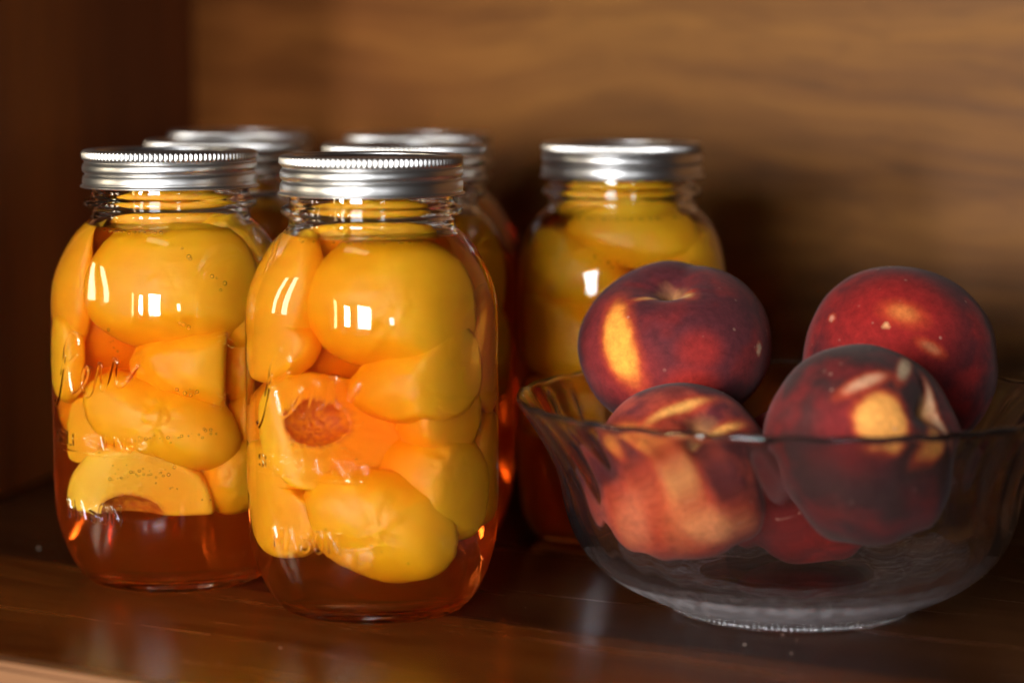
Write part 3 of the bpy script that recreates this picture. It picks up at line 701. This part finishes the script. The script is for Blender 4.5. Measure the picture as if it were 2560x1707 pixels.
# ------------------------------------------------------------------ fresh peaches
def fresh_mat():
    m, nt, out = new_mat('peach_skin')
    b = nd(nt, 'ShaderNodeBsdfPrincipled', i_Roughness=0.78)
    at = nd(nt, 'ShaderNodeAttribute', attribute_name='skin')
    tc = nd(nt, 'ShaderNodeTexCoord')
    no = nd(nt, 'ShaderNodeTexNoise', i_Scale=300.0, i_Detail=6.0, i_Roughness=0.7)
    hs = nd(nt, 'ShaderNodeMix', data_type='RGBA', blend_type='MULTIPLY'); hs.inputs[0].default_value = 1
    mr = nd(nt, 'ShaderNodeMapRange', i_1=0.3, i_2=0.7, i_3=0.72, i_4=1.25)
    nt.links.new(tc.outputs['Object'], no.inputs['Vector']); nt.links.new(no.outputs[0], mr.inputs[0])
    nt.links.new(at.outputs['Color'], hs.inputs[6]); nt.links.new(mr.outputs[0], hs.inputs[7])
    # pale lenticels
    vo = nd(nt, 'ShaderNodeTexVoronoi', i_Scale=170.0); vo.inputs['Randomness'].default_value = 1
    nt.links.new(tc.outputs['Object'], vo.inputs['Vector'])
    lt = nd(nt, 'ShaderNodeMapRange', i_1=0.07, i_2=0.16, i_3=0.35, i_4=0.0); nt.links.new(vo.outputs['Distance'], lt.inputs[0])
    n4 = nd(nt, 'ShaderNodeTexNoise', i_Scale=60.0); nt.links.new(tc.outputs['Object'], n4.inputs['Vector'])
    g4 = nd(nt, 'ShaderNodeMapRange', i_1=0.52, i_2=0.62); nt.links.new(n4.outputs[0], g4.inputs[0])
    ml = nd(nt, 'ShaderNodeMath', operation='MULTIPLY'); nt.links.new(lt.outputs[0], ml.inputs[0]); nt.links.new(g4.outputs[0], ml.inputs[1])
    mx = nd(nt, 'ShaderNodeMix', data_type='RGBA'); mx.inputs[7].default_value = (0.62, 0.36, 0.25, 1)
    nt.links.new(ml.outputs[0], mx.inputs[0]); nt.links.new(hs.outputs[2], mx.inputs[6])
    nt.links.new(mx.outputs[2], b.inputs['Base Color'])
    b.inputs['Subsurface Weight'].default_value = 0.12
    b.inputs['Subsurface Radius'].default_value = (1.0, 0.3, 0.12)
    b.inputs['Subsurface Scale'].default_value = 0.003
    b.inputs['Sheen Weight'].default_value = 0.08
    b.inputs['Sheen Roughness'].default_value = 0.45
    b.inputs['Sheen Tint'].default_value = (0.90, 0.80, 0.76, 1)
    b.inputs['Specular IOR Level'].default_value = 0.13
    bp = nd(nt, 'ShaderNodeBump', i_Strength=0.25, i_Distance=0.0003)
    nt.links.new(no.outputs[0], bp.inputs['Height']); nt.links.new(bp.outputs[0], b.inputs['Normal'])
    nt.links.new(b.outputs[0], out.inputs[0])
    return m
M_SKIN = fresh_mat()
def lerp(a, b, t): return a*(1-t)[:, None]+np.array(b)[None, :]*t[:, None]
def fresh_peach(pos, r, stem, suture, patches, seed, label, base=(0.115, 0.018, 0.022), red=(0.30, 0.018, 0.012), cavity=1.0, squash=0.95, redmask=None):
    base = tuple(v*0.85 for v in base); red = tuple(v*0.92 for v in red)
    """stem: axis of the stem end; suture: direction the crease faces; patches: (direction, radii, angle, colour, softness) in world axes"""
    V, F = ICO6
    ez = Vector(stem).normalized(); sv = Vector(suture); ey = -(sv-ez*sv.dot(ez)).normalized(); ex = ey.cross(ez)
    Rm = np.array([ex[:], ey[:], ez[:]])            # world -> local
    L = V@Rm.T
    th = np.arccos(np.clip(L[:, 2], -1, 1)); lon = np.arctan2(L[:, 0], -L[:, 1])      # 0 on the suture
    n = vnoise(V, 1.2, seed, 2)
    rad = 1+0.035*n
    rad *= 1-0.15*cavity*np.exp(-(th/0.40)**2)-0.10*cavity*np.exp(-(th/0.17)**2)-0.05*np.exp(-((np.pi-th)/0.2)**2)
    # the suture: a crease with full cheeks either side
    front = (np.cos(lon) > 0)
    ds = np.sin(th)*np.sin(lon)
    rad -= (0.060*np.exp(-(ds/0.12)**2)-0.030*np.exp(-((np.abs(ds)-0.3)/0.18)**2))*front*np.exp(-(th/0.75)**2)
    P = L*rad[:, None]; P[:, 2] *= squash
    # colour
    n1 = vnoise(V, 1.7, seed+11, 3); n2 = vnoise(V, 5.5, seed+17, 3); n3 = vnoise(V, 16, seed+23, 2)
    c = np.repeat(np.array(base)[None, :], len(V), 0)
    t = np.clip((n1+0.35*n2+0.05)*1.6+0.3, 0, 1)
    if redmask is not None:
        for dd, wid in redmask:
            dd = np.array(Vector(dd).normalized()); t = np.maximum(t*0.75, np.exp(-((1-V@dd)/wid)**2))
    c = lerp(c, red, np.clip(t, 0, 1)**1.2)
    for dd, (ru, rv), ang, colr, soft in patches:
        dd = Vector(dd).normalized(); up = Vector((0, 0, 1)); rt = dd.cross(up).normalized(); up = rt.cross(dd)
        a = math.radians(ang); e1 = np.array(rt*math.cos(a)+up*math.sin(a)); e2 = np.array(-rt*math.sin(a)+up*math.cos(a))
        q = np.sqrt(((V@e1)/ru)**2+((V@e2)/rv)**2)+0.10*n2+0.05*n3
        m = np.clip((1+soft-q)/(2*soft), 0, 1)*((V@np.array(dd)) > 0)
        m = m*m*(3-2*m)
        mid = np.clip((1+2.2*soft-q)/(2.0*soft), 0, 1)*((V@np.array(dd)) > 0)
        c = lerp(c, (0.42, 0.045, 0.012), mid*0.75)
        c = lerp(c, colr, m)
    # tan russet in the stem hollow
    c = lerp(c, (0.42, 0.20, 0.07), np.clip(1-th/0.24+0.25*n2, 0, 1)*0.8*cavity)
    me = mesh_from('peach', P*r, F, M_SKIN)
    at = me.color_attributes.new('skin', 'FLOAT_COLOR', 'POINT')
    at.data.foreach_set('color', np.concatenate([c, np.ones((len(c), 1))], 1).astype(np.float32).ravel())
    o = link(bpy.data.objects.new('peach', me)); o.location = pos
    o.rotation_euler = Matrix(Rm.T.tolist()).to_euler()
    tag(o, label, 'peach', 'fresh peaches heaped in the glass bowl')
    return o
OR = (0.88, 0.30, 0.040); YE = (0.80, 0.38, 0.09)
def face(u, v, az, el=9):
    """direction on a ball from its middle as seen from the front: u to the right, v up, both in radii"""
    a, e = math.radians(az), math.radians(el)
    c = Vector((-math.sin(a)*math.cos(e), -math.cos(a)*math.cos(e), math.sin(e)))
    r = Vector((math.cos(a), -math.sin(a), 0)); up = r.cross(-c)
    up = -up if up.z < 0 else up
    return tuple(r*u+up*v+c*math.sqrt(max(0.01, 1-u*u-v*v)))
fresh_peach((0.0655, 0.966, 0.0968), 0.0392, face(-.08, .84, 4), (0.45, 1, 0.1),
            [(face(-.58, .08, 4), (0.17, 0.45), -24, OR, 0.30), (face(.10, .74, 4), (.07, .10), -20, YE, .6), (face(-.26, .70, 4), (.16, .035), -38, YE, .6), (face(.85, -.02, 4), (.045, .07), 0, (0.5, 0.34, 0.2), .3)],
            3, 'dark red fresh peach on top at left with an orange streak down its cheek', redmask=[(face(-.5, -.3, 4), .12), (face(.24, -.02, 4), .035), (face(.15, -.45, 4), .05)], squash=0.81, cavity=1.75, base=(0.095, 0.017, 0.021))
fresh_peach((0.0640, 0.8975, 0.0560), 0.0350, face(.25, .62, 4), face(.2, 0, 4),
            [(face(-.02, -.25, 4), (.18, .46), -6, (0.66, 0.26, 0.08), .8), (face(-.5, .42, 4), (.34, .14), 4, (0.80, 0.24, 0.05), .4), (face(-.05, .78, 4), (.32, .05), -40, YE, .8), (face(.42, .55, 4), (.30, .05), -8, YE, .8), (face(.35, -.55, 4), (.35, .22), 20, (0.62, 0.2, 0.07), .6), (face(-.5, -.5, 4), (.2, .4), 20, (0.5, 0.12, 0.05), .6)],
            7, 'front left fresh peach with yellow blotches seen through the bowl glass', red=(0.38, 0.055, 0.032))
fresh_peach((0.1290, 0.8760, 0.0705), 0.0376, face(.78, .42, 8), face(.2, .2, 8),
            [(face(.20, .26, 8), (.26, .27), 12, (0.66, 0.28, 0.06), .16), (face(.02, .62, 8), (.20, .06), -30, (0.5, 0.25, 0.14), .5), (face(.42, .80, 8), (.24, .06), -30, (0.60, 0.42, 0.24), .35), (face(.84, .42, 8), (.07, .30), 14, (0.62, 0.36, 0.20), .35), (face(.74, .14, 8), (.28, .07), -38, (0.72, 0.28, 0.06), .4)],
            12, 'front right fresh peach, blurred, with a square yellow patch and a twisted scar', base=(0.045, 0.017, 0.016), red=(0.15, 0.012, 0.012), cavity=1.2, redmask=[(face(-.1, .15, 8), .10)])
fresh_peach((0.1560, 0.966, 0.0900), 0.0390, (0.2, 1, 0.2), (1, 0.2, 0.4),
            [(face(.03, .45, 9), (.13, .08), 20, (0.50, 0.13, 0.03), .7), (face(-.14, .31, 9), (.026, .026), 0, (0.65, 0.33, 0.14), .4), (face(-.68, .40, 9), (.04, .03), 30, (0.5, 0.2, 0.13), .4), (face(.3, .10, 9), (.10, .04), 30, (0.4, 0.12, 0.05), .6)],
            19, 'deep red fresh peach at the back right of the bowl', base=(0.060, 0.010, 0.012), red=(0.26, 0.012, 0.010), cavity=.6, redmask=[(face(-.1, .4, 9), .28)])
fresh_peach((0.1150, 0.9370, 0.0430), 0.0345, (0, 1, 0.3), (1, 0, 0), [], 25, 'plain red fresh peach at the bottom of the bowl beneath the others', base=(0.2, 0.012, 0.010), red=(0.34, 0.016, 0.010))

if len(LIGHTS): print('objects', len(bpy.data.objects))
